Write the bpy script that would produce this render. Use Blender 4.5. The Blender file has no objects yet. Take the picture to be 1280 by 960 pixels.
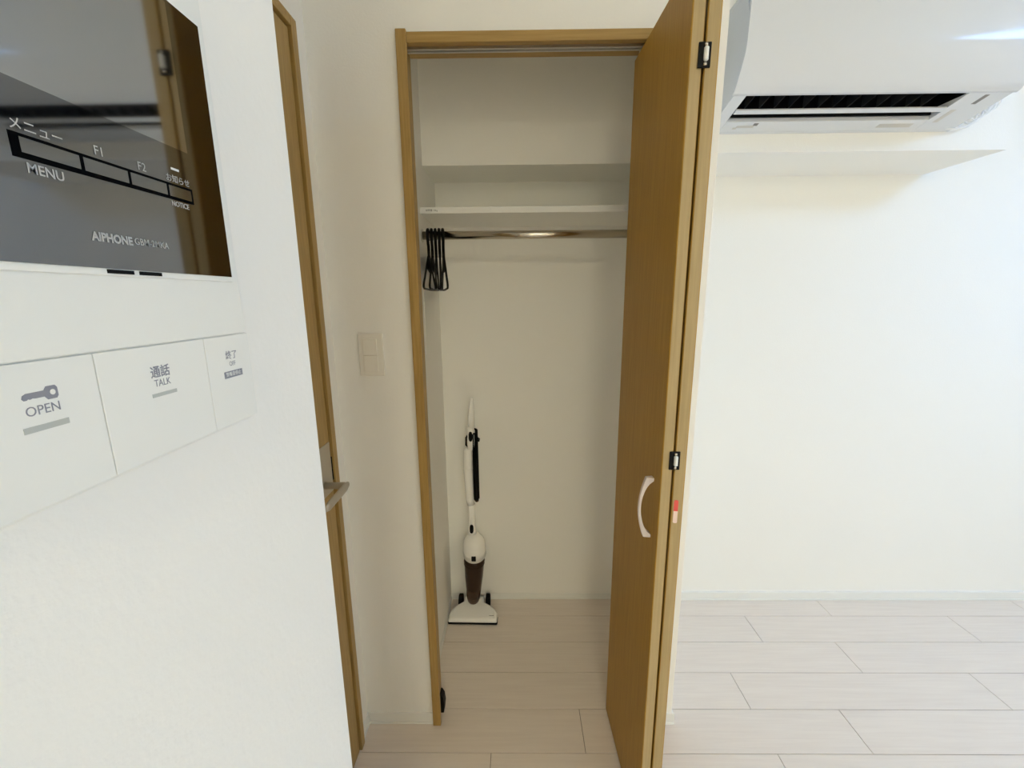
import bpy, bmesh, math, random
from mathutils import Vector, Matrix

random.seed(7)
scene = bpy.context.scene
COL = scene.collection

# ------------------------------------------------------------------ camera
F_PX = 528.6
PITCH, YAW, ROLL = (math.radians(a) for a in (11.618, -0.639, -0.4565))
CAM_H = 1.42
cy, sy = math.cos(YAW), math.sin(YAW)
cp, sp = math.cos(PITCH), math.sin(PITCH)
cr, sr = math.cos(ROLL), math.sin(ROLL)
M = (Matrix(((cr, -sr, 0), (sr, cr, 0), (0, 0, 1))) @ Matrix(((1, 0, 0), (0, cp, -sp), (0, sp, cp)))
     @ Matrix(((1, 0, 0), (0, 0, -1), (0, 1, 0))) @ Matrix(((cy, -sy, 0), (sy, cy, 0), (0, 0, 1))))
cam_data = bpy.data.cameras.new('camera')
cam_data.sensor_fit = 'HORIZONTAL'
cam_data.sensor_width = 36.0
cam_data.lens = F_PX / 1280.0 * 36.0
cam_data.clip_start = 0.01
cam = bpy.data.objects.new('camera', cam_data)
R3 = Matrix((M[0], -M[1], -M[2])).transposed()
cam.matrix_world = Matrix.Translation((0, 0, CAM_H)) @ R3.to_4x4()
COL.objects.link(cam)
scene.camera = cam

# ------------------------------------------------------------------ light and exposure
world = bpy.data.worlds.new('world')
scene.world = world
world.use_nodes = True
world.node_tree.nodes['Background'].inputs[0].default_value = (0.8, 0.88, 1.0, 1)
world.node_tree.nodes['Background'].inputs[1].default_value = 1.0
LIGHT_STRENGTH = 10.8          # the round ceiling lamp (its diffuser emits)
LIGHT_POS = (2.27, 0.43)
LIGHT_COLOR = (0.47, 1.0, 1.93)
LIGHT2_STRENGTH = 28.0         # the smaller, warmer lamp on the ceiling behind the camera
LIGHT2_POS = (0.25, -2.3)
LIGHT2_COLOR = (1.0, 0.925, 0.69)
vs = scene.view_settings
vs.view_transform = 'Standard'
vs.look = 'None'
vs.gamma = 1.0
vs.use_curve_mapping = False
vs.exposure = 0.0
scene.cycles.max_bounces = 16
scene.cycles.diffuse_bounces = 12
scene.cycles.glossy_bounces = 6
scene.cycles.transmission_bounces = 8


# ------------------------------------------------------------------ materials
def srgb(r, g, b):
    def f(c):
        c /= 255.0
        return c / 12.92 if c <= 0.04045 else ((c + 0.055) / 1.055) ** 2.4
    return (f(r), f(g), f(b), 1)


def mat(name, col, rough=0.5, metal=0.0, ior=1.45, trans=0.0, spec=None, bump=None, emit=None):
    m = bpy.data.materials.new(name)
    m.use_nodes = True
    nt = m.node_tree
    b = nt.nodes['Principled BSDF']
    b.inputs['Base Color'].default_value = col
    b.inputs['Roughness'].default_value = rough
    b.inputs['Metallic'].default_value = metal
    b.inputs['IOR'].default_value = ior
    b.inputs['Transmission Weight'].default_value = trans
    if spec is not None:
        b.inputs['Specular IOR Level'].default_value = spec
    if emit:
        b.inputs['Emission Color'].default_value = emit[0]
        b.inputs['Emission Strength'].default_value = emit[1]
    if bump:
        scale, strength, dist = bump
        tc = nt.nodes.new('ShaderNodeTexCoord')
        n = nt.nodes.new('ShaderNodeTexNoise')
        n.inputs['Scale'].default_value = scale
        n.inputs['Detail'].default_value = 4
        bp = nt.nodes.new('ShaderNodeBump')
        bp.inputs['Strength'].default_value = strength
        bp.inputs['Distance'].default_value = dist
        nt.links.new(tc.outputs['Object'], n.inputs['Vector'])
        nt.links.new(n.outputs['Fac'], bp.inputs['Height'])
        nt.links.new(bp.outputs['Normal'], b.inputs['Normal'])
    return m


def grain(name, c1, c2, stretch, rough=0.45, scale=6.0, bump=0.05):
    """wood-grain print: noise drawn out along one axis"""
    m = bpy.data.materials.new(name)
    m.use_nodes = True
    nt = m.node_tree
    b = nt.nodes['Principled BSDF']
    b.inputs['Roughness'].default_value = rough
    tc = nt.nodes.new('ShaderNodeTexCoord')
    oi = nt.nodes.new('ShaderNodeObjectInfo')
    add = nt.nodes.new('ShaderNodeVectorMath')
    add.operation = 'ADD'
    mul = nt.nodes.new('ShaderNodeVectorMath')
    mul.operation = 'SCALE'
    mul.inputs['Scale'].default_value = 13.0
    comb = nt.nodes.new('ShaderNodeCombineXYZ')
    for k in range(3):
        nt.links.new(oi.outputs['Random'], comb.inputs[k])
    nt.links.new(comb.outputs[0], mul.inputs[0])
    mp = nt.nodes.new('ShaderNodeMapping')
    mp.inputs['Scale'].default_value = stretch
    nt.links.new(tc.outputs['Object'], add.inputs[0])
    nt.links.new(mul.outputs[0], add.inputs[1])
    nt.links.new(add.outputs[0], mp.inputs['Vector'])
    n = nt.nodes.new('ShaderNodeTexNoise')
    n.inputs['Scale'].default_value = scale
    n.inputs['Detail'].default_value = 6
    n.inputs['Distortion'].default_value = 0.4
    nt.links.new(mp.outputs[0], n.inputs['Vector'])
    r = nt.nodes.new('ShaderNodeValToRGB')
    r.color_ramp.elements[0].position = 0.3
    r.color_ramp.elements[0].color = c1
    r.color_ramp.elements[1].position = 0.7
    r.color_ramp.elements[1].color = c2
    nt.links.new(n.outputs['Fac'], r.inputs['Fac'])
    nt.links.new(r.outputs['Color'], b.inputs['Base Color'])
    bp = nt.nodes.new('ShaderNodeBump')
    bp.inputs['Strength'].default_value = bump
    bp.inputs['Distance'].default_value = 0.001
    nt.links.new(n.outputs['Fac'], bp.inputs['Height'])
    nt.links.new(bp.outputs['Normal'], b.inputs['Normal'])
    return m


WALL = mat('wallpaper', srgb(245, 244, 239), 0.75, bump=(190, 0.25, 0.0015))
CEIL = mat('ceiling_paper', srgb(245, 244, 239), 0.8, bump=(150, 0.2, 0.0015))
TRIMW = mat('white_trim', srgb(238, 238, 234), 0.4, bump=(40, 0.02, 0.0005))
OAK_V = grain('oak_vertical', srgb(160, 128, 68), srgb(180, 148, 86), (26, 26, 1.2), 0.42)
OAK_H = grain('oak_horizontal', srgb(160, 128, 68), srgb(180, 148, 86), (1.2, 26, 26), 0.42)
OAK_F = grain('oak_folding', srgb(166, 125, 36), srgb(182, 141, 50), (30, 30, 1.0), 0.5)
OAK_E = grain('oak_edge', srgb(170, 148, 104), srgb(182, 160, 116), (30, 30, 1.0), 0.45)
PLANK = grain('plank_print', srgb(226, 215, 205), srgb(233, 223, 213), (1.0, 20, 20), 0.38, 5.0, 0.03)
SUBFLOOR = mat('plank_joint', srgb(120, 100, 84), 0.8, bump=(60, 0.1, 0.001))
PLASTW = mat('white_plastic', srgb(236, 237, 233), 0.35, bump=(400, 0.02, 0.0003))
PLASTAC = mat('glossy_white_plastic', srgb(224, 228, 233), 0.12, bump=(8, 0.01, 0.0005))
PLASTV = mat('vacuum_white_plastic', srgb(249, 248, 244), 0.22, bump=(60, 0.01, 0.0003))
SWITCH = mat('switch_plastic', srgb(240, 237, 228), 0.4, bump=(60, 0.01, 0.0003))
BLACK = mat('black_plastic', srgb(8, 7, 7), 0.5, spec=0.25, bump=(80, 0.05, 0.0005))
RUBBER = mat('black_rubber', srgb(7, 6, 6), 0.7, spec=0.2, bump=(120, 0.1, 0.0005))
DARK = mat('dark_cavity', srgb(10, 9, 9), 0.7, spec=0.2, bump=(60, 0.1, 0.0005))
VANE = mat('vane_plastic', srgb(44, 42, 41), 0.6, bump=(60, 0.1, 0.0005))
STEEL = mat('brushed_steel', srgb(205, 196, 180), 0.22, 1.0, bump=(90, 0.03, 0.0003))
ALU = mat('aluminium', srgb(215, 213, 208), 0.35, 1.0, bump=(90, 0.03, 0.0003))
SATIN = mat('satin_nickel', srgb(196, 186, 166), 0.42, 0.55, bump=(90, 0.03, 0.0003))
HANDLE = mat('pale_handle', srgb(226, 216, 212), 0.35, 0.1, bump=(90, 0.02, 0.0003))
SMOKE = mat('smoked_brown_plastic', srgb(104, 72, 50), 0.12, ior=1.4, trans=0.75, bump=(40, 0.01, 0.0003))
FILTER = mat('dark_filter', srgb(38, 28, 22), 0.7, bump=(120, 0.3, 0.001))
GLASS_B = mat('black_glass_bezel', srgb(6, 6, 7), 0.04, ior=2.3, bump=(20, 0.005, 0.0002))
GLASS_L = mat('black_glass_display', srgb(6, 6, 7), 0.04, ior=3.9, bump=(20, 0.005, 0.0002))
KEYLINE = mat('key_surround', srgb(4, 4, 5), 0.7, spec=0.05, bump=(60, 0.02, 0.0003))
KEYCELL = mat('key_cell', srgb(26, 28, 30), 0.06, ior=2.3, bump=(60, 0.01, 0.0003))
INK_W = mat('white_print', srgb(176, 178, 178), 0.5, bump=(60, 0.01, 0.0003))
INK_G = mat('grey_print', srgb(140, 142, 152), 0.6, bump=(60, 0.01, 0.0003))
INK_B = mat('bar_print', srgb(186, 190, 186), 0.5, bump=(60, 0.01, 0.0003))
INK_D = mat('dark_print', srgb(70, 68, 64), 0.6, bump=(60, 0.01, 0.0003))
INK_L = mat('light_print', srgb(232, 233, 230), 0.6, bump=(60, 0.01, 0.0003))
STICK = mat('sticker_print', srgb(200, 199, 195), 0.5, bump=(60, 0.01, 0.0003))
GREYW = mat('grey_window', srgb(120, 118, 116), 0.3, bump=(60, 0.01, 0.0003))
RED = mat('red_sticker', srgb(232, 92, 86), 0.5, bump=(60, 0.01, 0.0003))
PINK = mat('pale_sticker', srgb(238, 214, 206), 0.5, bump=(60, 0.01, 0.0003))
CORDW = mat('white_cord', srgb(238, 238, 236), 0.45, bump=(60, 0.01, 0.0003))
LAMP = mat('lamp_diffuser', srgb(255, 255, 255), 0.5, emit=(LIGHT_COLOR + (1,), LIGHT_STRENGTH), bump=(60, 0.01, 0.0003))
LAMP2 = mat('warm_lamp_diffuser', srgb(255, 255, 255), 0.5, emit=(LIGHT2_COLOR + (1,), LIGHT2_STRENGTH), bump=(60, 0.01, 0.0003))


# ------------------------------------------------------------------ mesh helpers
def obj(name, bm, m, parent=None, smooth=False, bevel=0.0, seg=2):
    bmesh.ops.recalc_face_normals(bm, faces=bm.faces[:])
    me = bpy.data.meshes.new(name)
    bm.to_mesh(me)
    bm.free()
    if isinstance(m, (list, tuple)):
        for x in m:
            me.materials.append(x)
    else:
        me.materials.append(m)
    if smooth:
        for p in me.polygons:
            p.use_smooth = True
    o = bpy.data.objects.new(name, me)
    COL.objects.link(o)
    if bevel:
        md = o.modifiers.new('bevel', 'BEVEL')
        md.width = bevel
        md.segments = seg
        md.limit_method = 'ANGLE'
        md.angle_limit = math.radians(40)
    if parent is not None:
        attach(o, parent)
    return o


def attach(o, parent):
    o.parent = parent
    inv = Matrix.Identity(4)
    p = parent
    mw = Matrix.Identity(4)
    while p is not None:
        mw = p.matrix_parent_inverse @ Matrix.LocRotScale(p.location, p.rotation_euler, p.scale) @ mw if p.parent else \
            Matrix.LocRotScale(p.location, p.rotation_euler, p.scale) @ mw
        p = p.parent
    o.matrix_parent_inverse = mw.inverted()


def empty(name, loc):
    o = bpy.data.objects.new(name, None)
    o.empty_display_size = 0.05
    o.location = loc
    COL.objects.link(o)
    return o


def tag(o, label=None, cat=None, group=None, kind=None):
    if label:
        o['label'] = label
    if cat:
        o['category'] = cat
    if group:
        o['group'] = group
    if kind:
        o['kind'] = kind
    return o


def box(bm, x0, x1, y0, y1, z0, z1):
    v = [bm.verts.new((x, y, z)) for x in (x0, x1) for y in (y0, y1) for z in (z0, z1)]
    for f in ((0, 1, 3, 2), (4, 6, 7, 5), (0, 4, 5, 1), (2, 3, 7, 6), (0, 2, 6, 4), (1, 5, 7, 3)):
        bm.faces.new([v[i] for i in f])
    return bm


def bx(*a):
    return box(bmesh.new(), *a)


def prism(bm, pts, ext):
    """pts: 3-D polygon, ext: extrusion vector"""
    a = [bm.verts.new(p) for p in pts]
    b = [bm.verts.new(Vector(p) + Vector(ext)) for p in pts]
    n = len(pts)
    bm.faces.new(a)
    bm.faces.new(b[::-1])
    for i in range(n):
        bm.faces.new((a[i], a[(i + 1) % n], b[(i + 1) % n], b[i]))
    return bm


def tube(bm, pts, r, n=8, closed=False, caps=True):
    pts = [Vector(p) for p in pts]
    rs = r if isinstance(r, (list, tuple)) else [r] * len(pts)
    rings = []
    up = None
    for i, p in enumerate(pts):
        if closed:
            d = pts[(i + 1) % len(pts)] - pts[i - 1]
        else:
            d = pts[min(i + 1, len(pts) - 1)] - pts[max(i - 1, 0)]
        d.normalize()
        if up is None:
            up = Vector((0, 0, 1)) if abs(d.z) < 0.9 else Vector((0, 1, 0))
        s = d.cross(up)
        if s.length < 1e-6:
            s = d.orthogonal()
        s.normalize()
        u = s.cross(d).normalized()
        up = u
        rings.append([bm.verts.new(p + rs[i] * (math.cos(2 * math.pi * k / n) * s + math.sin(2 * math.pi * k / n) * u)) for k in range(n)])
    m = len(rings)
    for i in range(m if closed else m - 1):
        a, b = rings[i], rings[(i + 1) % m]
        for k in range(n):
            bm.faces.new((a[k], a[(k + 1) % n], b[(k + 1) % n], b[k]))
    if caps and not closed:
        bm.faces.new(rings[0][::-1])
        bm.faces.new(rings[-1])
    return bm


def loft(bm, sections):
    """sections: list of closed loops (same count)"""
    rings = [[bm.verts.new(p) for p in s] for s in sections]
    n = len(rings[0])
    for a, b in zip(rings, rings[1:]):
        for k in range(n):
            bm.faces.new((a[k], a[(k + 1) % n], b[(k + 1) % n], b[k]))
    bm.faces.new(rings[0][::-1])
    bm.faces.new(rings[-1])
    return bm


def ell(cx, cyy, z, rx, ry, n=24, tilt=0.0):
    return [(cx + rx * math.cos(2 * math.pi * k / n), cyy + ry * math.sin(2 * math.pi * k / n),
             z + tilt * math.sin(2 * math.pi * k / n)) for k in range(n)]


def cyl(bm, p0, p1, r, n=20):
    return tube(bm, [p0, p1], r, n)


def text(name, s, size, loc, rot, m, parent, sx=1.0, ext=0.00004, bold=0.0, align='CENTER'):
    cu = bpy.data.curves.new(name, 'FONT')
    cu.body = s
    cu.size = size
    cu.extrude = ext
    cu.offset = bold
    cu.resolution_u = 3
    cu.align_x = align
    cu.align_y = 'CENTER'
    t = bpy.data.objects.new(name + '_source', cu)
    COL.objects.link(t)
    dg = bpy.context.evaluated_depsgraph_get()
    me = bpy.data.meshes.new_from_object(t.evaluated_get(dg))
    bpy.data.objects.remove(t)
    me.transform(Matrix.Translation(loc) @ rot.to_4x4() @ Matrix.Diagonal((sx, 1, 1, 1)))
    me.materials.clear()
    me.materials.append(m)
    me.name = name
    o = bpy.data.objects.new(name, me)
    COL.objects.link(o)
    attach(o, parent)
    return o


ROT_PX = Matrix(((0, 0, 1), (1, 0, 0), (0, 1, 0)))       # faces +x, reads along +y
ROT_NY = Matrix(((1, 0, 0), (0, 0, -1), (0, 1, 0)))      # faces -y, reads along +x

# ------------------------------------------------------------------ room layout (metres)
X_NOOK = -0.514      # left wall that holds the interior door
X_NEAR = -0.172      # wall with the intercom
Y_NEAR = 0.347       # its end
Y_FRONT, Y_FRONT_IN = 1.18, 1.25   # wall with the closet opening
Y_FAR = 1.784
X_CL = -0.318        # closet left wall
X_PL, X_PR = 0.462, 0.5175          # partition beside the closet
X_R = 3.4
Y_B = -3.0
Z_C = 2.4
JL, JR, JT = -0.273, 0.452, 2.035  # clear opening


def struct(name, bm, m, label, **k):
    return tag(obj(name, bm, m, **k), label, kind='structure')


# floor with single planks
floor = struct('floor', bx(X_NOOK - 0.1, X_R + 0.1, Y_B - 0.1, Y_FAR + 0.1, -0.06, -0.0035), SUBFLOOR,
               'pale whitewashed plank floor running through room and closet')
ROW = 0.1475
PL = 0.905
GAP = 0.0009


def plank_bm(x0, x1, y0, y1):
    bm = bmesh.new()
    x0 += GAP; x1 -= GAP; y0 += GAP; y1 -= GAP
    e, t = 0.0010, 0.0008
    a = [bm.verts.new(p) for p in ((x0, y0, -0.0035), (x1, y0, -0.0035), (x1, y1, -0.0035), (x0, y1, -0.0035))]
    b = [bm.verts.new((v.co.x, v.co.y, -t)) for v in a]
    c = [bm.verts.new(p) for p in ((x0 + e, y0 + e, 0), (x1 - e, y0 + e, 0), (x1 - e, y1 - e, 0), (x0 + e, y1 - e, 0))]
    for p, q in ((a, b), (b, c)):
        for k in range(4):
            bm.faces.new((p[k], p[(k + 1) % 4], q[(k + 1) % 4], q[k]))
    bm.faces.new(c)
    bm.faces.new(a[::-1])
    return bm


KNOWN = {0: 1.415, 1: 1.023, 2: 1.32, 3: 0.814, 4: 1.118, 5: 0.817, 6: 1.21}
OFFS = {0: 0, 1: 0, 2: 0, 3: 0, 4: 0, 5: 0}
y_top = 1.671 + ROW
for i in range(34):
    y1 = min(y_top - i * ROW, Y_FAR)
    y0 = y_top - (i + 1) * ROW
    if y0 < Y_B - 0.01:
        y0 = Y_B
    if y1 <= Y_B:
        break
    s = KNOWN.get(i, 0.3 + ((i * 0.37) % 1.0) * PL)
    xl = X_NOOK if y1 > Y_NEAR else X_NEAR - 0.1
    if y0 > Y_FRONT_IN - 0.03:
        xl = X_CL
    cuts = []
    x = s
    while x > xl:
        x -= PL
    x += PL
    while x < X_R:
        cuts.append(x)
        x += PL
    ends = [xl] + [c for c in cuts if c - xl > 0.03] + [X_R]
    if y0 > Y_FRONT:                       # the closet has whole planks of its own up to the partition
        ends = [xl, 0.488] + [c for c in cuts if c > 0.52] + [X_R]
    for a, b in zip(ends, ends[1:]):
        if b - a > 0.03:
            obj('floor_plank', plank_bm(a, b, y0, y1), PLANK, floor)

struct('ceiling', bx(X_NOOK - 0.1, X_R + 0.1, Y_B - 0.1, Y_FAR + 0.1, Z_C, Z_C + 0.08), CEIL, 'white papered ceiling of the room')
struct('wall_far', bx(X_CL - 0.08, X_R, Y_FAR, Y_FAR + 0.08, 0, Z_C), WALL, 'white papered far wall behind closet and room')
struct('wall_right', bx(X_R, X_R + 0.08, Y_B - 0.08, Y_FAR + 0.08, 0, Z_C), WALL, 'white papered right wall of the room')
struct('wall_back', bx(X_NEAR, X_R, Y_B - 0.08, Y_B, 0, Z_C), WALL, 'white papered back wall behind the camera')

struct('wall_near', bx(X_NOOK - 0.08, X_NEAR, Y_B - 0.08, Y_NEAR, 0, Z_C), WALL, 'white papered wall close to the camera carrying the intercom')
DY0, DY1, DZ = 0.40, 1.087, 2.020         # interior door opening in the nook wall (clear of the lining)
LN = 0.012                                # lining thickness
bm = bmesh.new()
box(bm, X_NOOK - 0.08, X_NOOK, Y_NEAR, DY0 - LN, 0, Z_C)
box(bm, X_NOOK - 0.08, X_NOOK, DY1 + LN, Y_FRONT, 0, Z_C)
box(bm, X_NOOK - 0.08, X_NOOK, DY0 - LN, DY1 + LN, DZ + LN, Z_C)
struct('wall_left', bm, WALL, 'white papered left wall around the interior door')
bm = bmesh.new()
box(bm, X_NOOK - 0.08, JL - 0.012, Y_FRONT, Y_FRONT_IN, 0, Z_C)
box(bm, JL - 0.012, X_PL, Y_FRONT, Y_FRONT_IN, JT + 0.012, Z_C)
struct('wall_closet_front', bm, WALL, 'white papered wall left of and above the closet opening')
struct('wall_closet_left', bx(X_CL - 0.08, X_CL, Y_FRONT_IN, Y_FAR, 0, Z_C), WALL, 'white left side wall inside the closet')
struct('wall_partition', bx(X_PL, X_PR, Y_FRONT, Y_FAR, 0, Z_C), WALL, 'thin white partition wall on the right of the closet', bevel=0.002)
struct('ceiling_beam', bx(X_PR, 1.583, 1.502, Y_FAR, 1.873, Z_C), WALL, 'boxed white beam under the ceiling behind the air conditioner')
struct('ceiling_beam', bx(X_CL, X_PL, 1.56, Y_FAR, 1.861, Z_C), WALL, 'boxed white beam at the top back of the closet')


def baseboard(name, x0, x1, y0, y1, label, h=0.042):
    bm = bmesh.new()
    box(bm, x0, x1, y0, y1, 0, 0.007)
    t = 0.003
    if name.endswith(('far', 'front', 'back')):
        box(bm, x0, x1, y0 + t if y1 - y0 > 0.006 else y0 + 0.002, y1, 0.007, h)
    else:
        w = t if x1 - x0 > 0.006 else 0.002
        box(bm, x0, x1 - w, y0, y1, 0.007, h)
    o = struct(name, bm, TRIMW, label, bevel=0.001)
    return o


B = 0.008
baseboard('baseboard_far', X_PR + B, X_R, Y_FAR - B - 0.006, Y_FAR, 'white baseboard along the far wall of the room')
baseboard('baseboard_partition', X_PR, X_PR + B, Y_FRONT, Y_FAR - B - 0.006, 'white baseboard along the side of the partition')
baseboard('baseboard_partition_front', 0.489, X_PR + B, Y_FRONT - B, Y_FRONT, 'short white baseboard on the front end of the partition')
baseboard('baseboard_closet_front', X_NOOK + B, -0.290, Y_FRONT - B, Y_FRONT, 'white baseboard under the light switch left of closet')
baseboard('baseboard_left', X_NOOK, X_NOOK + B, 1.1125, Y_FRONT, 'short white baseboard between interior door and corner')
baseboard('baseboard_closet_left', X_CL, X_CL + 0.005, Y_FRONT_IN, Y_FAR - 0.005, 'white baseboard on the closet left wall', 0.03)
baseboard('baseboard_closet_back', X_CL, X_PL, Y_FAR - 0.005, Y_FAR, 'white baseboard along the closet back wall', 0.03)
baseboard('baseboard_near', X_NEAR, X_NEAR + B, Y_B, Y_NEAR, 'white baseboard under the intercom wall')

# ------------------------------------------------------------------ closet frame
frame = tag(empty('trim_1', (0.09, Y_FRONT, 0)), 'oak coloured frame around the closet opening with metal track', kind='structure')
CY = 1.166
obj('side_casing', bx(-0.289, -0.263, CY, Y_FRONT, 0, 2.056), OAK_V, frame, bevel=0.002)
obj('side_casing', bx(0.442, 0.487, CY, Y_FRONT, 0, 2.056), OAK_V, frame, bevel=0.002)
obj('head_casing', bx(-0.263, 0.442, CY + 0.002, Y_FRONT, 2.026, 2.050), OAK_H, frame, bevel=0.002)
obj('side_jamb', bx(JL - 0.012, JL, Y_FRONT, Y_FRONT_IN, 0, JT), OAK_V, frame)
obj('side_jamb', bx(JR, JR + 0.010, Y_FRONT, Y_FRONT_IN, 0, JT), OAK_V, frame)
obj('head_jamb', bx(JL, JR, Y_FRONT, Y_FRONT_IN + 0.008, JT, JT + 0.012), OAK_H, frame)
bm = bmesh.new()
box(bm, JL, JR, 1.203, 1.209, JT - 0.006, JT)
box(bm, JL, JR, 1.217, 1.223, JT - 0.006, JT)
box(bm, JL, JR, 1.209, 1.217, JT - 0.0015, JT)
obj('door_track', bm, ALU, frame)
bm = bmesh.new()
pts = [(JL, 1.212, 0.0), (JL, 1.212, 0.072), (JL + 0.004, 1.212, 0.074), (JL + 0.013, 1.212, 0.058), (JL + 0.016, 1.212, 0.03), (JL + 0.013, 1.212, 0.0)]
prism(bm, pts, (0, 0.032, 0))
tag(obj('floor_stop', bm, BLACK, frame, bevel=0.002), 'black plastic stop at the foot of the jamb')

# ------------------------------------------------------------------ folding closet door
fold = tag(empty('door_2', (0.36, 1.0, 0)), 'oak bifold closet door folded open on the right side of closet', kind='structure')


def leaf(name, near_l, near_r, far_l, far_r, z0, z1):
    bm = bmesh.new()
    prism(bm, [(near_l[0], near_l[1], z0), (near_r[0], near_r[1], z0), (far_r[0], far_r[1], z0), (far_l[0], far_l[1], z0)], (0, 0, z1 - z0))
    return obj(name, bm, OAK_F, fold, bevel=0.0025)


KY = 0.872
LZ0, LZ1 = 0.012, 2.006
Bn, Bf = Vector((0.316, KY)), Vector((0.3045, 1.221))
dB = (Bf - Bn).normalized()
nB = Vector((dB.y, -dB.x))
TH = 0.0245
leafB = leaf('folding_leaf', Bn, Bn + nB * TH, Bf, Bf + nB * TH, LZ0, LZ1)
An = Vector((0.3435, KY))
Af = Vector((0.399, 1.217))
dA = (Af - An).normalized()
nA = Vector((dA.y, -dA.x))
leafA = leaf('folding_leaf', An, An + nA * TH, Af, Af + nA * TH, LZ0, LZ1)
# edge bands on the two edges that face the room
for P0, n, d, lf in ((Bn, nB, dB, leafB), (An, nA, dA, leafA)):
    bm = bmesh.new()
    a = P0 + n * 0.0022 - d * 0.0006
    b = P0 + n * (TH - 0.0022) - d * 0.0006
    prism(bm, [(a.x, a.y, LZ0 + 0.002), (b.x, b.y, LZ0 + 0.002), (b.x + d.x * 0.0008, b.y + d.y * 0.0008, LZ0 + 0.002),
               (a.x + d.x * 0.0008, a.y + d.y * 0.0008, LZ0 + 0.002)], (0, 0, LZ1 - LZ0 - 0.004))
    obj('edge_band', bm, OAK_E, lf)
# black flap hinges bridging the two edges, each with a bright knuckle
for zc in (1.8445, 1.069):
    xm = (Bn + nB * TH).x * 0.5 + An.x * 0.5
    hb = bmesh.new()
    box(hb, xm - 0.0115, xm + 0.0115, KY - 0.0045, KY - 0.0012, zc - 0.021, zc + 0.021)
    hg = obj('hinge', hb, BLACK, fold, bevel=0.0015)
    kb = bmesh.new()
    tube(kb, [(xm + 0.0015, KY - 0.0055, zc - 0.011), (xm + 0.0015, KY - 0.0065, zc - 0.009), (xm + 0.0015, KY - 0.0065, zc + 0.010), (xm + 0.0015, KY - 0.0055, zc + 0.012)],
         [0.0025, 0.0045, 0.0045, 0.0025], 10)
    tag(obj('knuckle', kb, PLASTW, hg, smooth=True), 'white knuckle roller')
    kb = bmesh.new()
    for zz in (zc + 0.0155, zc - 0.0155):
        tube(kb, [(xm + 0.001, KY - 0.0048, zz - 0.0025), (xm + 0.001, KY - 0.0048, zz + 0.0025)], 0.0035, 10)
    tag(obj('screw', kb, STEEL, hg, smooth=True), 'small steel screw heads')
# bow handle on the left face
Hy = 0.918
Hx = Bn.x + (Bf.x - Bn.x) * (Hy - Bn.y) / (Bf.y - Bn.y)
secs = []
NH = 20
for k in range(NH + 1):
    t = k / NH
    z = 1.010 - t * 0.150
    s = math.sin(math.pi * t)
    out_o = 0.0165 + 0.0145 * s ** 0.9
    out_i = -0.0005 if t < 0.07 or t > 0.93 else 0.0255 * max(0.0, s - 0.2) ** 0.55 / 0.8 ** 0.55
    wy = 0.0080 - 0.002 * s
    secs.append([(Hx - out_o, Hy - wy * 0.7, z), (Hx - out_o, Hy + wy * 0.7, z), (Hx - out_i, Hy + wy, z), (Hx - out_i, Hy - wy, z)])
hm = bmesh.new()
loft(hm, secs)
tag(obj('bow_handle', hm, HANDLE, leafB, bevel=0.001), 'pale grey bow shaped pull handle')
# red and white tag on the right edge
for z0, z1, m in ((0.950, 0.976, RED), (0.921, 0.950, PINK)):
    r, q = 0.0044, An + nA * 0.0095 - dA * 0.0018
    top = m is RED
    uz = [(-r, z0), (r, z0), (r, z1 - 0.002), (r * 0.6, z1), (-r * 0.6, z1), (-r, z1 - 0.002)] if top else \
         [(-r, z1), (-r, z0 + 0.002), (-r * 0.6, z0), (r * 0.6, z0), (r, z0 + 0.002), (r, z1)]
    bm = bmesh.new()
    prism(bm, [(q.x + nA.x * u, q.y + nA.y * u, z) for u, z in uz], (dA.x * 0.0013, dA.y * 0.0013, 0))
    tag(obj('sticker', bm, m, leafA), 'red upper half of the edge sticker' if top else 'pale pink lower half of the edge sticker')
# top pivots into the track
pb = bmesh.new()
cyl(pb, (Bf.x + 0.012, 1.2130, LZ1), (Bf.x + 0.012, 1.2130, JT - 0.0016), 0.0035, 12)
obj('track_pin', pb, ALU, leafB, smooth=True)
pb = bmesh.new()
cyl(pb, (Af.x + 0.012, 1.2100, LZ1), (Af.x + 0.012, 1.2100, JT - 0.006), 0.0035, 12)
obj('track_pin', pb, ALU, leafA, smooth=True)

# ------------------------------------------------------------------ interior door on the left
d1 = tag(empty('door_1', (X_NOOK, 0.73, 0)), 'oak interior door with lever handle in the left wall', kind='structure')
CX = -0.501                               # casing face
obj('side_casing', bx(X_NOOK, CX, DY1, DY1 + 0.025, 0, 2.043), OAK_V, d1, bevel=0.0015)
obj('side_casing', bx(X_NOOK, CX, DY0 - 0.025, DY0, 0, 2.043), OAK_V, d1, bevel=0.0015)
obj('head_casing', bx(X_NOOK, CX, DY0, DY1, DZ, 2.043), OAK_H, d1, bevel=0.0015)
obj('side_jamb', bx(X_NOOK - 0.08, X_NOOK, DY1, DY1 + LN, 0, DZ + LN), OAK_V, d1)
obj('side_jamb', bx(X_NOOK - 0.08, X_NOOK, DY0 - LN, DY0, 0, DZ + LN), OAK_V, d1)
obj('head_jamb', bx(X_NOOK - 0.08, X_NOOK, DY0, DY1, DZ, DZ + LN), OAK_H, d1)
LX = -0.507                               # leaf face
leaf1 = obj('door_leaf', bx(LX - 0.036, LX, DY0 + 0.003, DY1 - 0.006, 0.006, DZ - 0.006), OAK_V, d1, bevel=0.0015)
obj('door_stop', bx(X_NOOK - 0.078, LX - 0.038, DY1 - 0.015, DY1, 0, DZ), OAK_V, d1)
obj('lock_plate', bx(LX, LX + 0.0025, 1.000, 1.077, 0.905, 1.043), SATIN, leaf1, bevel=0.001)
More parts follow.
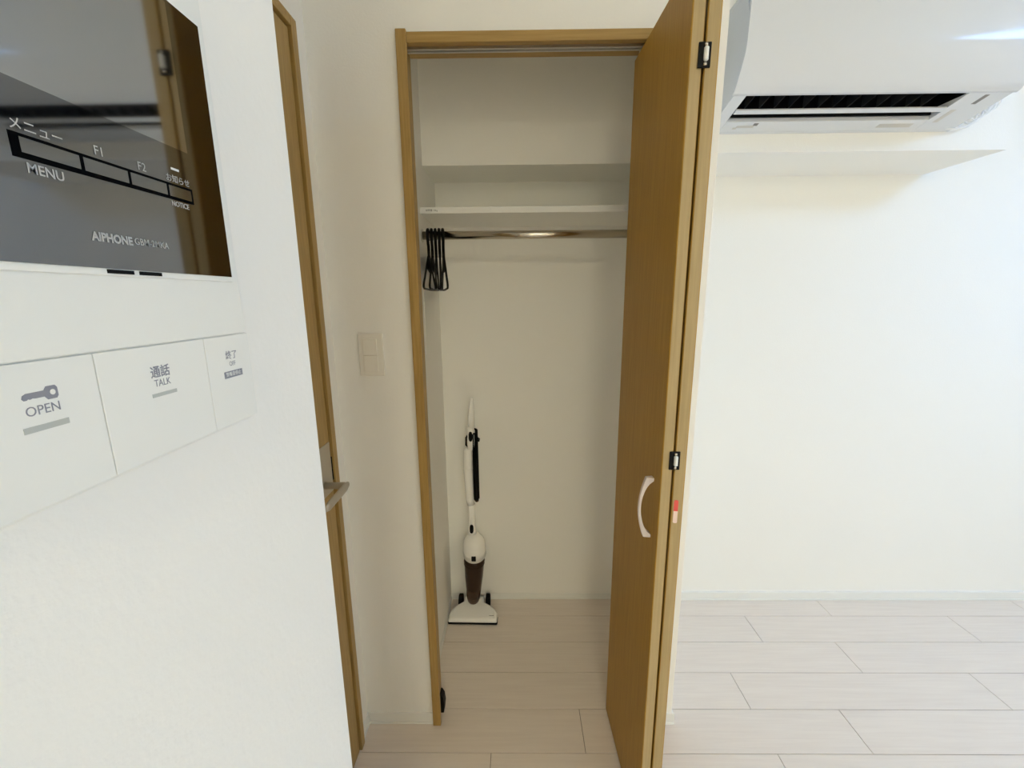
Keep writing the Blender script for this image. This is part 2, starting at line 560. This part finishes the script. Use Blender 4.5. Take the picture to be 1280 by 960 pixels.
obj('latch_slot', bx(LX - 0.034, LX + 0.0012, DY1 - 0.0090, DY1 - 0.0004, 0.931, 0.997), DARK, leaf1)
bm = bmesh.new()
HZ = 0.938
tube(bm, [(LX + 0.0025, 1.031, HZ), (-0.470, 1.031, HZ), (-0.456, 1.030, HZ), (-0.449, 1.024, HZ)], [0.0095, 0.009, 0.010, 0.010], 14)
secs = []
for k in range(9):
    t = k / 8
    y = 1.040 - t * 0.135
    e = 1.0 if 0 < k < 8 else 0.6
    hw, hz = 0.0060 * e, (0.0125 - 0.001 * t) * e
    secs.append([(-0.448 + hw * math.cos(a), y, HZ - 0.002 * t + hz * math.sin(a)) for a in [2 * math.pi * j / 14 for j in range(14)]])
loft(bm, secs)
tag(obj('lever_handle', bm, SATIN, leaf1, smooth=True), 'satin nickel lever handle')

# ------------------------------------------------------------------ light switch
sw = tag(empty('light_switch', (-0.4075, Y_FRONT, 1.264)), 'cream light switch with two rockers on wall left of the closet', 'switch')
obj('plate', bx(-0.4425, -0.3725, Y_FRONT - 0.006, Y_FRONT, 1.204, 1.324), SWITCH, sw, bevel=0.002)
obj('rocker', bx(-0.4285, -0.3895, Y_FRONT - 0.0095, Y_FRONT - 0.006, 1.2645, 1.3095), SWITCH, sw, bevel=0.001)
obj('rocker', bx(-0.4285, -0.3895, Y_FRONT - 0.0095, Y_FRONT - 0.006, 1.2175, 1.2625), SWITCH, sw, bevel=0.001)

# ------------------------------------------------------------------ intercom
IX = -0.150        # front plane
ic = tag(empty('intercom', (X_NEAR, 0.155, 1.345)), 'white wall intercom with black glass screen and grey lettered buttons', 'intercom')
IY0, IY1 = 0.082, 0.2355
bm = bmesh.new()
prism(bm, [(X_NEAR, IY0, 1.353), (X_NEAR, IY1 + 0.001, 1.353), (X_NEAR, IY1 - 0.002, 1.585), (X_NEAR, IY0, 1.585)], (IX - 0.0012 - X_NEAR, 0, 0))
obj('body', bm, PLASTW, ic, bevel=0.004, seg=3)
# upper front shell around the screen (down to the button joint)
bm = bmesh.new()
prism(bm, [(IX - 0.0012, IY0 + 0.003, 1.4019), (IX - 0.0012, 0.2342, 1.4019), (IX - 0.0012, 0.2318, 1.578), (IX - 0.0012, IY0 + 0.003, 1.578)], (0.0012, 0, 0))
obj('front_shell', bm, PLASTW, ic, bevel=0.0009)
# screen frame ledge and glass
bm = bmesh.new()
box(bm, IX, IX + 0.0008, 0.094, 0.2280, 1.4288, 1.5462)
ledge = obj('screen_ledge', bm, PLASTW, ic, bevel=0.0004)
for a, b in ((0.1580, 0.1690), (0.1715, 0.1822)):
    obj('microphone_slot', bx(IX + 0.0007, IX + 0.0011, a, b, 1.4297, 1.4311), DARK, ledge)
GX = IX + 0.0012
scr = obj('screen', bx(IX + 0.0008, GX, 0.095, 0.2268, 1.4314, 1.5455), GLASS_B, ic)
obj('display', bx(GX, GX + 0.00008, 0.100, 0.2075, 1.4848, 1.5442), GLASS_L, scr)
bm = bmesh.new()
prism(bm, [(GX, 0.1348, 1.4622), (GX, 0.2070, 1.4628), (GX, 0.2070, 1.4694), (GX, 0.1348, 1.4694)], (0.0001, 0, 0))
obj('key_surround', bm, KEYLINE, scr)
for a, b in ((0.1374, 0.1553), (0.1567, 0.1737), (0.1749, 0.1921), (0.1933, 0.2058)):
    obj('key', bx(GX + 0.0001, GX + 0.0002, a, b, 1.4640, 1.4684), KEYCELL, scr)
TX = GX + 0.00012
for s_, size, y, z, bold, wide in (('MENU', 0.0042, 0.1434, 1.4597, 0.00006, 0.95), ('メニュー', 0.0042, 0.1432, 1.4716, 0, 0.95), ('F1', 0.0044, 0.1632, 1.4720, 0, 0.95),
                                   ('F2', 0.0044, 0.1808, 1.4718, 0, 0.95), ('お知らせ', 0.0034, 0.1992, 1.4713, 0, 1.0), ('NOTICE', 0.0030, 0.1985, 1.4610, 0.00004, 0.9),
                                   ('AIPHONE', 0.0042, 0.1624, 1.4421, 0.00016, 0.90), ('GBM-2MKA', 0.0036, 0.1796, 1.4424, 0.00002, 0.92)):
    text('lettering', s_, size, (TX, y, z), ROT_PX, INK_W, scr, sx=wide, bold=bold)
obj('indicator', bx(GX, GX + 0.0002, 0.1962, 0.2005, 1.4752, 1.4761), INK_L, scr)
# three keys along the bottom
BZ0, BZ1 = 1.3555, 1.4015
BXF = IX
for nm, a, b in (('open_button', 0.0855, 0.14705), ('talk_button', 0.14735, 0.20115), ('off_button', 0.20145, 0.2352)):
    bb = obj(nm, bx(IX - 0.0012, BXF, a, b, BZ0, BZ1), PLASTW, ic, bevel=0.0003)
    T = BXF + 0.00006
    if nm == 'open_button':
        c, ks = 0.1284, 0.82
        kb = bmesh.new()
        sec = [(-0.0066, -0.0006), (-0.0060, -0.0014), (-0.0050, -0.0014), (-0.0045, -0.0010), (-0.0038, -0.0013), (-0.0030, -0.0010), (-0.0020, -0.0012), (0.0012, -0.0012),
               (0.0022, -0.0026), (0.0055, -0.0026), (0.0062, -0.0016), (0.0062, 0.0016), (0.0055, 0.0026), (0.0022, 0.0026), (0.0012, 0.0012), (-0.0050, 0.0012), (-0.0062, 0.0006)]
        prism(kb, [(BXF, c + y * ks, 1.3912 + z * ks) for y, z in sec], (0.0001, 0, 0))
        obj('key_symbol', kb, INK_G, bb)
        kh = bmesh.new()
        prism(kh, [(BXF + 0.0001, c + 0.0035 + 0.0008 * math.cos(q), 1.3912 + 0.0009 * math.sin(q)) for q in [2 * math.pi * j / 12 for j in range(12)]], (0.0001, 0, 0))
        obj('key_hole', kh, PLASTW, bb)
        text('lettering', 'OPEN', 0.0043, (T, 0.1283, 1.3863), ROT_PX, INK_G, bb, sx=0.92)
        obj('indicator_bar', bx(BXF, BXF + 0.0002, 0.1216, 0.1349, 1.3799, 1.3818), INK_B, bb)
    elif nm == 'talk_button':
        text('lettering', '通話', 0.0052, (T, 0.1740, 1.3905 - 0.0002), ROT_PX, INK_G, bb, sx=0.95, bold=0.00008)
        text('lettering', 'TALK', 0.0042, (T, 0.1743, 1.3858), ROT_PX, INK_G, bb, sx=0.82)
        obj('indicator_bar', bx(BXF, BXF + 0.0002, 0.1682, 0.1808, 1.3803, 1.3818), INK_B, bb)
    else:
        text('lettering', '終了', 0.0046, (T, 0.2195, 1.3908 + 0.0004), ROT_PX, INK_G, bb, sx=1.0, bold=0.00004)
        text('lettering', 'OFF', 0.0034, (T, 0.2195, 1.3868), ROT_PX, INK_G, bb, sx=0.82)
        obj('badge', bx(BXF, BXF + 0.0001, 0.2122, 0.2265, 1.3798, 1.3832), INK_G, bb)
        text('lettering', '警報音停止', 0.0024, (BXF + 0.00016, 0.21935, 1.3815), ROT_PX, INK_L, bb, sx=1.0)

# ------------------------------------------------------------------ air conditioner
AX0, AX1 = 0.606, 1.391
ac = tag(empty('air_conditioner', (1.0, 1.5, 1.93)), 'white wall air conditioner with open outlet mounted on the ceiling beam', 'air conditioner')
YB = 1.502
# body: back box plus underside with a real outlet opening
Z = lambda y: 1.926 + (YB - y) * (1.967 - 1.926) / (YB - 1.322)     # underside slope
bm = bmesh.new()
VX0, VX1, VY0, VY1 = 0.648, 1.264, 1.330, 1.440
# main shell (hollow box: back, top, ends)
box(bm, AX0 + 0.006, AX1 - 0.006, YB - 0.012, YB, Z(YB) + 0.012, 2.215)
box(bm, AX0 + 0.006, AX1 - 0.006, 1.296, YB - 0.012, 2.203, 2.215)
for x0, x1 in ((AX0 + 0.006, VX0), (VX1, AX1 - 0.006)):
    prism(bm, [(x0, 1.322, Z(1.322)), (x0, YB - 0.012, Z(YB - 0.012)), (x0, YB - 0.012, 2.203), (x0, 1.300, 2.203), (x0, 1.275, 2.12), (x0, 1.278, 2.06), (x0, 1.300, 2.018)], (x1 - x0, 0, 0))
prism(bm, [(VX0, VY1, Z(VY1)), (VX0, YB - 0.012, Z(YB - 0.012)), (VX0, YB - 0.012, Z(YB - 0.012) + 0.012), (VX0, VY1, Z(VY1) + 0.012)], (VX1 - VX0, 0, 0))
prism(bm, [(AX0 + 0.006, YB - 0.012, Z(YB - 0.012)), (AX0 + 0.006, YB, Z(YB) + 0.001), (AX0 + 0.006, YB, Z(YB) + 0.012), (AX0 + 0.006, YB - 0.012, Z(YB - 0.012) + 0.0121)], (AX1 - AX0 - 0.012, 0, 0))
obj('body', bm, PLASTAC, ac, bevel=0.0015)
# curved front panel
prof = [(1.326, 1.9655), (1.315, 1.969), (1.302, 1.985), (1.285, 2.012), (1.270, 2.040), (1.2665, 2.052), (1.2645, 2.062), (1.2637, 2.070), (1.2630, 2.082), (1.2605, 2.150), (1.262, 2.185), (1.270, 2.205), (1.285, 2.217)]
inner = [(y + 0.008, z - (0.0015 if z > 2.2 else -0.004 if z < 1.99 else 0.0)) for y, z in reversed(prof[1:])] + [(1.326, 1.9725)]
bm = bmesh.new()
prism(bm, [(AX0, y, z) for y, z in prof + inner], (AX1 - AX0, 0, 0))
bm.normal_update()
caps = [f for f in bm.faces if abs(f.normal.x) > 0.5]
bmesh.ops.split_edges(bm, edges=list({e for f in caps for e in f.edges}))
o = obj('front_panel', bm, PLASTAC, ac)
for p in o.data.polygons:
    p.use_smooth = abs(p.normal.x) < 0.5
# outlet: dark cavity, vanes, white louvre
bm = bmesh.new()
box(bm, VX0 + 0.0005, VX1 - 0.0005, 1.345, VY1 - 0.002, 2.035, 2.045)
box(bm, VX0 + 0.0005, VX1 - 0.0005, VY1 - 0.004, VY1 - 0.001, Z(VY1) + 0.013, 2.045)
box(bm, VX0 + 0.0005, VX1 - 0.0005, VY0 + 0.002, VY0 + 0.006, Z(VY0) + 0.004, 2.045)
box(bm, VX0 + 0.0005, VX0 + 0.0015, VY0 + 0.006, VY1 - 0.004, Z(VY0) + 0.003, 2.035)
box(bm, VX1 - 0.0015, VX1 - 0.0005, VY0 + 0.006, VY1 - 0.004, Z(VY0) + 0.003, 2.035)
obj('outlet_cavity', bm, DARK, ac)
for k in range(13):
    x = VX0 + 0.045 + k * (VX1 - VX0 - 0.09) / 12
    bm = bmesh.new()
    prism(bm, [(x, VY0 + 0.008, 1.990), (x, VY1 - 0.012, 1.972), (x, VY1 - 0.012, 2.03), (x, VY0 + 0.008, 2.03)], (0.0018, 0, 0))
    obj('vane', bm, VANE, ac)
bm = bmesh.new()
lp = [(VX0 + 0.002, 1.384, 1.9515), (VX0 + 0.002, 1.402, 1.9470), (VX0 + 0.002, 1.404, 1.9500), (VX0 + 0.002, 1.386, 1.9560)]
prism(bm, lp, (VX1 - VX0 - 0.004, 0, 0))
tag(obj('louvre', bm, PLASTAC, ac, bevel=0.0008), 'long white louvre blade across the outlet')
# stickers and indicator window on the underside


def under_patch(name, x0, x1, y0, y1, m, lift=0.0003):
    bm = bmesh.new()
    prism(bm, [(x0, y0, Z(y0)), (x1, y0, Z(y0)), (x1, y1, Z(y1)), (x0, y1, Z(y1))], (0, 0, -lift))
    return obj(name, bm, m, ac)


under_patch('indicator_window', 1.316, 1.329, 1.334, 1.372, GREYW)
under_patch('sticker', 0.690, 0.745, 1.456, 1.468, STICK)
under_patch('sticker', 0.738, 0.752, 1.446, 1.458, GREYW)
under_patch('sticker', 0.682, 0.694, 1.466, 1.474, STICK)
under_patch('sticker', 1.130, 1.235, 1.456, 1.474, STICK)
under_patch('sticker', 1.285, 1.300, 1.395, 1.452, STICK)
# coiled white power cord beside the right end
bm = bmesh.new()
pts = []
for k in range(121):
    t = k / 120
    a = 2 * math.pi * 5 * t
    pts.append((1.416 + 0.084 * t + 0.021 * math.cos(a), 1.489 + 0.006 * math.sin(a), 1.946 + 0.056 * t + 0.021 * math.sin(a + 0.6)))
tube(bm, pts, 0.0024, 7)
obj('power_cord', bm, CORDW, ac, smooth=True)
bm = bmesh.new()
pts = [(1.350, 1.490, 1.936), (1.372, 1.484, 1.930), (1.400, 1.480, 1.929), (1.425, 1.482, 1.936), (1.450, 1.484, 1.950), (1.474, 1.486, 1.968), (1.492, 1.488, 1.988), (1.498, 1.492, 2.012), (1.490, 1.494, 2.03), (1.46, 1.494, 2.04), (1.39, 1.494, 2.03)]
tube(bm, pts, 0.0034, 7)
obj('power_cord', bm, CORDW, ac, smooth=True)

# ------------------------------------------------------------------ closet fittings
sh = tag(empty('closet_shelf', (0.07, 1.49, 1.693)), 'white closet shelf above the hanging rod with small printed note', 'shelf')
SHY = 1.488
board = obj('board', bx(X_CL, X_PL, SHY, Y_FAR, 1.694, 1.714), TRIMW, sh, bevel=0.001)
text('lettering', '耐荷重 10kg', 0.0075, (-0.279, SHY - 0.0002, 1.7035), ROT_NY, INK_D, board)

rod = tag(empty('clothes_rod', (0.07, 1.50, 1.626)), 'polished steel clothes rod under the closet shelf', 'clothes rod')
bm = bmesh.new()
cyl(bm, (X_CL + 0.004, 1.50, 1.626), (X_PL - 0.004, 1.50, 1.626), 0.0135, 24)
obj('tube', bm, STEEL, rod, smooth=True)
for x0, x1 in ((X_CL, X_CL + 0.004), (X_PL - 0.004, X_PL)):
    bm = bmesh.new()
    cyl(bm, (x0, 1.50, 1.626), (x1, 1.50, 1.626), 0.022, 24)
    obj('end_flange', bm, ALU, rod, smooth=False)

# hangers: built once, copied
HR = 0.0135


def hanger_parts():
    root = empty('clothes_hanger', (0, 0, 0))
    bm = bmesh.new()
    r = HR + 0.0058
    pts = []
    for k in range(15):                       # hook over the rod, open on the far side
        a = math.radians(-40 + k * (220 / 14))
        pts.append((0, r * math.cos(a), r * math.sin(a)))
    pts += [(0, -r * 0.95, -0.010), (0, -0.010, -0.026), (0, 0, -0.036), (0, 0, -0.072)]
    tube(bm, pts, 0.0050, 8)
    obj('hook', bm, BLACK, root, smooth=True)
    bm = bmesh.new()
    pts = [(0, 0, -0.060)]
    right = [(0.030, -0.072), (0.090, -0.108), (0.150, -0.145), (0.178, -0.160), (0.188, -0.168), (0.188, -0.174), (0.178, -0.178)]
    loop = [(0, 0, -0.062)] + [(0, y, z) for y, z in right] + [(0, 0.09, -0.179), (0, 0, -0.180), (0, -0.09, -0.179)] + [(0, -y, z) for y, z in reversed(right)]
    tube(bm, loop, 0.0033, 8, closed=True)
    obj('shoulders', bm, BLACK, root, smooth=True)
    bm = bmesh.new()
    prism(bm, [(-0.0018, -0.085, -0.110), (-0.0018, 0.0, -0.122), (-0.0018, 0.085, -0.110), (-0.0018, 0.008, -0.050), (-0.0018, -0.008, -0.050)], (0.0036, 0, 0))
    obj('web', bm, BLACK, root, bevel=0.0008)
    return root


h0 = hanger_parts()
hlabels = ['black hanger on the rod, nearest the closet left wall', 'black hanger on the rod, second from the left wall',
           'black hanger on the rod, middle one of the five', 'black hanger on the rod, fourth from the left wall',
           'black hanger on the rod, farthest right of the bunch']
hpos = [(-0.2970, 5.3), (-0.2845, 7.0), (-0.2720, 8.7), (-0.2595, 10.4), (-0.2470, 12.1)]
for i, (x, a) in enumerate(hpos):
    if i == 0:
        o = h0
    else:
        o = h0.copy()
        COL.objects.link(o)
        for ch in list(h0.children):
            c = ch.copy()
            c.parent = o
            COL.objects.link(c)
    o.location = (x, 1.50, 1.6260)
    o.rotation_euler = (0, 0, math.radians(a))
    tag(o, hlabels[i], 'clothes hanger', 'black hangers on the closet rod')

tag(obj('cover_plate', bx(X_CL, X_CL + 0.0025, 1.478, 1.600, 1.225, 1.480), WALL, bevel=0.001),
    'flat white cover plate on the closet left wall below the hangers', 'cover plate')

# ------------------------------------------------------------------ stick vacuum
vx, vy = -0.203, 1.712
mx = vx + 0.010
vac = tag(empty('stick_vacuum', (vx, 1.69, 0)), 'white upright stick vacuum cleaner with brown dust cup standing in closet', 'vacuum cleaner')
# floor head
outline = [(-0.313, 1.622), (-0.3105, 1.618), (-0.094, 1.614), (-0.091, 1.619), (-0.090, 1.652), (-0.098, 1.668), (-0.120, 1.688), (-0.140, 1.700), (-0.152, 1.708), (-0.155, 1.742),
           (-0.250, 1.742), (-0.253, 1.712), (-0.264, 1.704), (-0.288, 1.688), (-0.306, 1.668), (-0.3125, 1.652)]
outline = [(x + 0.002 if x < -0.3 else x, y) for x, y in outline]
bm = bmesh.new()
prism(bm, [(x, y, 0.002) for x, y in outline], (0, 0, 0.009))
obj('bumper', bm, RUBBER, vac, bevel=0.002)
bm = bmesh.new()
cxh, cyh = -0.202, 1.68


def ring(scale, zf):
    return [(cxh + (x - cxh) * scale, cyh + (y - cyh) * scale, zf(y)) for x, y in outline]


loft(bm, [ring(0.985, lambda y: 0.011), ring(0.985, lambda y: 0.022 + max(0, y - 1.62) * 0.12), ring(0.93, lambda y: 0.029 + max(0, y - 1.62) * 0.16), ring(0.80, lambda y: 0.033 + max(0, y - 1.62) * 0.18)])
head = obj('floor_head', bm, PLASTV, vac, bevel=0.002)
for x in (-0.265, -0.139):
    bm = bmesh.new()
    tube(bm, [(x - 0.010, 1.732, 0.031), (x - 0.008, 1.732, 0.031), (x + 0.008, 1.732, 0.031), (x + 0.010, 1.732, 0.031)], [0.027, 0.031, 0.031, 0.027], 24)
    obj('wheel', bm, RUBBER, vac, smooth=False)
obj('maker_mark', bx(-0.128, -0.108, 1.632, 1.6345, 0.0328, 0.0336), INK_D, head)
# smoked dust cup with dark filter inside
bm = bmesh.new()
secs = []
for z, r, ry in ((0.036, 0.012, 0.012), (0.042, 0.020, 0.020), (0.054, 0.027, 0.027), (0.075, 0.031, 0.031), (0.120, 0.035, 0.036), (0.180, 0.041, 0.042), (0.240, 0.0445, 0.0445), (0.284, 0.0465, 0.0465)):
    secs.append(ell(vx - 0.004 + 0.045 * z, vy - 0.003, z, r, ry, 28))
loft(bm, secs)
cup = obj('dust_cup', bm, SMOKE, vac, smooth=True)
bm = bmesh.new()
loft(bm, [ell(vx - 0.004 + 0.045 * z, vy - 0.002, z, r, r, 20) for z, r in ((0.110, 0.018), (0.16, 0.026), (0.225, 0.034), (0.280, 0.038))])
obj('filter', bm, FILTER, cup, smooth=True)
for zz, rr in ((0.244, 0.0455), (0.258, 0.0462)):
    bm = bmesh.new()
    tube(bm, [(vx - 0.004 + 0.045 * zz + rr * math.cos(a), vy - 0.003 + rr * math.sin(a), zz) for a in [2 * math.pi * j / 28 for j in range(28)]], 0.0012, 6, closed=True)
    obj('rib', bm, SMOKE, cup, smooth=True)
# motor housing, lower rim dips at the front
bm = bmesh.new()
secs = []
for z, r, tl in ((0.288, 0.0510, 0.016), (0.315, 0.051, 0.010), (0.342, 0.0500, 0.003), (0.358, 0.046, 0.0), (0.370, 0.039, 0.0), (0.381, 0.029, 0.0), (0.390, 0.021, 0.0)):
    secs.append(ell(mx - 0.03 * (z - 0.29), vy, z, r, r, 32, tl))
loft(bm, secs)
mot = obj('motor_housing', bm, PLASTV, vac, smooth=True)
bm = bmesh.new()
box(bm, mx - 0.0100, mx + 0.0100, vy - 0.0545, vy - 0.046, 0.284, 0.308)
obj('release_button', bm, BLACK, mot, bevel=0.003)
# tube, grip, cord post
bm = bmesh.new()
loft(bm, [ell(vx + 0.001, vy, 0.385, 0.020, 0.020, 20), ell(vx + 0.001, vy, 0.41, 0.0165, 0.018, 20), ell(vx + 0.002, vy, 0.47, 0.0150, 0.017, 20), ell(vx + 0.003, vy, 0.53, 0.0150, 0.016, 20)])
tb = obj('lower_tube', bm, PLASTV, vac, smooth=True)
bm = bmesh.new()
loft(bm, [[(vx + 0.001 + 0.0085 * math.cos(a), y, 0.421 + 0.0205 * (abs(math.sin(a)) ** 0.6) * (1 if math.sin(a) > 0 else -1)) for a in [2 * math.pi * j / 24 for j in range(24)]] for y in (vy - 0.021, vy - 0.012)])
obj('switch_button', bm, BLACK, tb)
bm = bmesh.new()
loft(bm, [ell(vx - 0.002, vy, 0.528, 0.0155, 0.016, 20), ell(vx - 0.004, vy, 0.56, 0.0185, 0.019, 20), ell(vx - 0.008, vy, 0.69, 0.0205, 0.020, 20), ell(vx - 0.006, vy, 0.778, 0.0205, 0.020, 20), ell(vx - 0.006, vy, 0.788, 0.0185, 0.019, 20)])
up = obj('upper_tube', bm, PLASTV, vac, smooth=True)
bm = bmesh.new()
tube(bm, [(vx - 0.007 + 0.0210 * math.cos(a), vy + 0.0205 * math.sin(a), 0.700) for a in [2 * math.pi * j / 24 for j in range(24)]], 0.0012, 6, closed=True)
obj('joint_ring', bm, PLASTW, up, smooth=True)
bm = bmesh.new()
loft(bm, [ell(vx + 0.006, vy, 0.786, 0.0160, 0.017, 20), ell(vx + 0.008, vy, 0.82, 0.0175, 0.018, 20), ell(vx + 0.009, vy, 0.865, 0.0175, 0.017, 20), ell(vx + 0.010, vy, 0.885, 0.0145, 0.015, 20)])
gr = obj('grip_collar', bm, PLASTV, vac, smooth=True)
bm = bmesh.new()
loft(bm, [[(vx + 0.008 + 0.0080 * math.cos(a), y, 0.847 + 0.0215 * (abs(math.sin(a)) ** 0.6) * (1 if math.sin(a) > 0 else -1)) for a in [2 * math.pi * j / 24 for j in range(24)]] for y in (vy - 0.0205, vy - 0.010)])
obj('slot_button', bm, BLACK, gr)
bm = bmesh.new()
loft(bm, [ell(vx + 0.010, vy, 0.884, 0.0140, 0.014, 20), ell(vx + 0.011, vy + 0.004, 0.93, 0.0135, 0.013, 20), ell(vx + 0.013, vy + 0.008, 0.975, 0.0105, 0.011, 20), ell(vx + 0.014, vy + 0.010, 1.000, 0.0075, 0.008, 20), ell(vx + 0.014, vy + 0.011, 1.008, 0.004, 0.004, 20)])
obj('top_grip', bm, PLASTV, vac, smooth=True)
# black clip on the left and wound black cord on the right
bm = bmesh.new()
tube(bm, [(vx - 0.006, vy - 0.004, 0.848), (vx - 0.012, vy - 0.006, 0.838), (vx - 0.013, vy - 0.006, 0.806), (vx - 0.004, vy - 0.006, 0.797)], 0.004, 8)
obj('cord_clip', bm, BLACK, vac, smooth=True)
bm = bmesh.new()
for k, (dx, dy, ztop, zbot) in enumerate(((0.020, -0.012, 0.858, 0.556), (0.023, -0.004, 0.876, 0.546), (0.026, 0.004, 0.872, 0.554), (0.022, 0.012, 0.850, 0.572))):
    pts = []
    w = 0.0050
    for j in range(9):
        a = math.pi * j / 8
        pts.append((vx + dx + 0.002 + w * math.cos(a), vy + dy, ztop - w + w * math.sin(a)))
    for j in range(9):
        a = math.pi + math.pi * j / 8
        pts.append((vx + dx + w * math.cos(a) + 0.003, vy + dy, zbot + w + w * math.sin(a)))
    tube(bm, pts, 0.0040, 7, closed=True)
obj('power_cord', bm, RUBBER, vac, smooth=True)
bm = bmesh.new()
tube(bm, [(vx + 0.026, vy + 0.004, 0.832), (vx + 0.034, vy - 0.014, 0.828), (vx + 0.041, vy - 0.012, 0.826), (vx + 0.041, vy + 0.012, 0.826), (vx + 0.025, vy + 0.018, 0.835)], 0.0045, 8)
obj('cord_hook', bm, BLACK, vac, smooth=True)

# ------------------------------------------------------------------ ceiling lamp
def ceiling_lamp(pos, k, m, label):
    cl = tag(empty('ceiling_light', (pos[0], pos[1], Z_C)), label, 'ceiling light')
    bm = bmesh.new()
    loft(bm, [ell(pos[0], pos[1], Z_C - 0.03, 0.27 * k, 0.27 * k, 48), ell(pos[0], pos[1], Z_C, 0.27 * k, 0.27 * k, 48)])
    obj('base', bm, PLASTW, cl)
    bm = bmesh.new()
    loft(bm, [ell(pos[0], pos[1], Z_C - z, r * k, r * k, 48) for z, r in ((0.075, 0.16), (0.070, 0.22), (0.052, 0.255), (0.0305, 0.262))])
    obj('diffuser', bm, m, cl, smooth=True)


ceiling_lamp(LIGHT_POS, 1.25, LAMP, 'large round cool white ceiling light in front of the air conditioner')
ceiling_lamp(LIGHT2_POS, 1.25, LAMP2, 'smaller round warm ceiling light behind the camera')
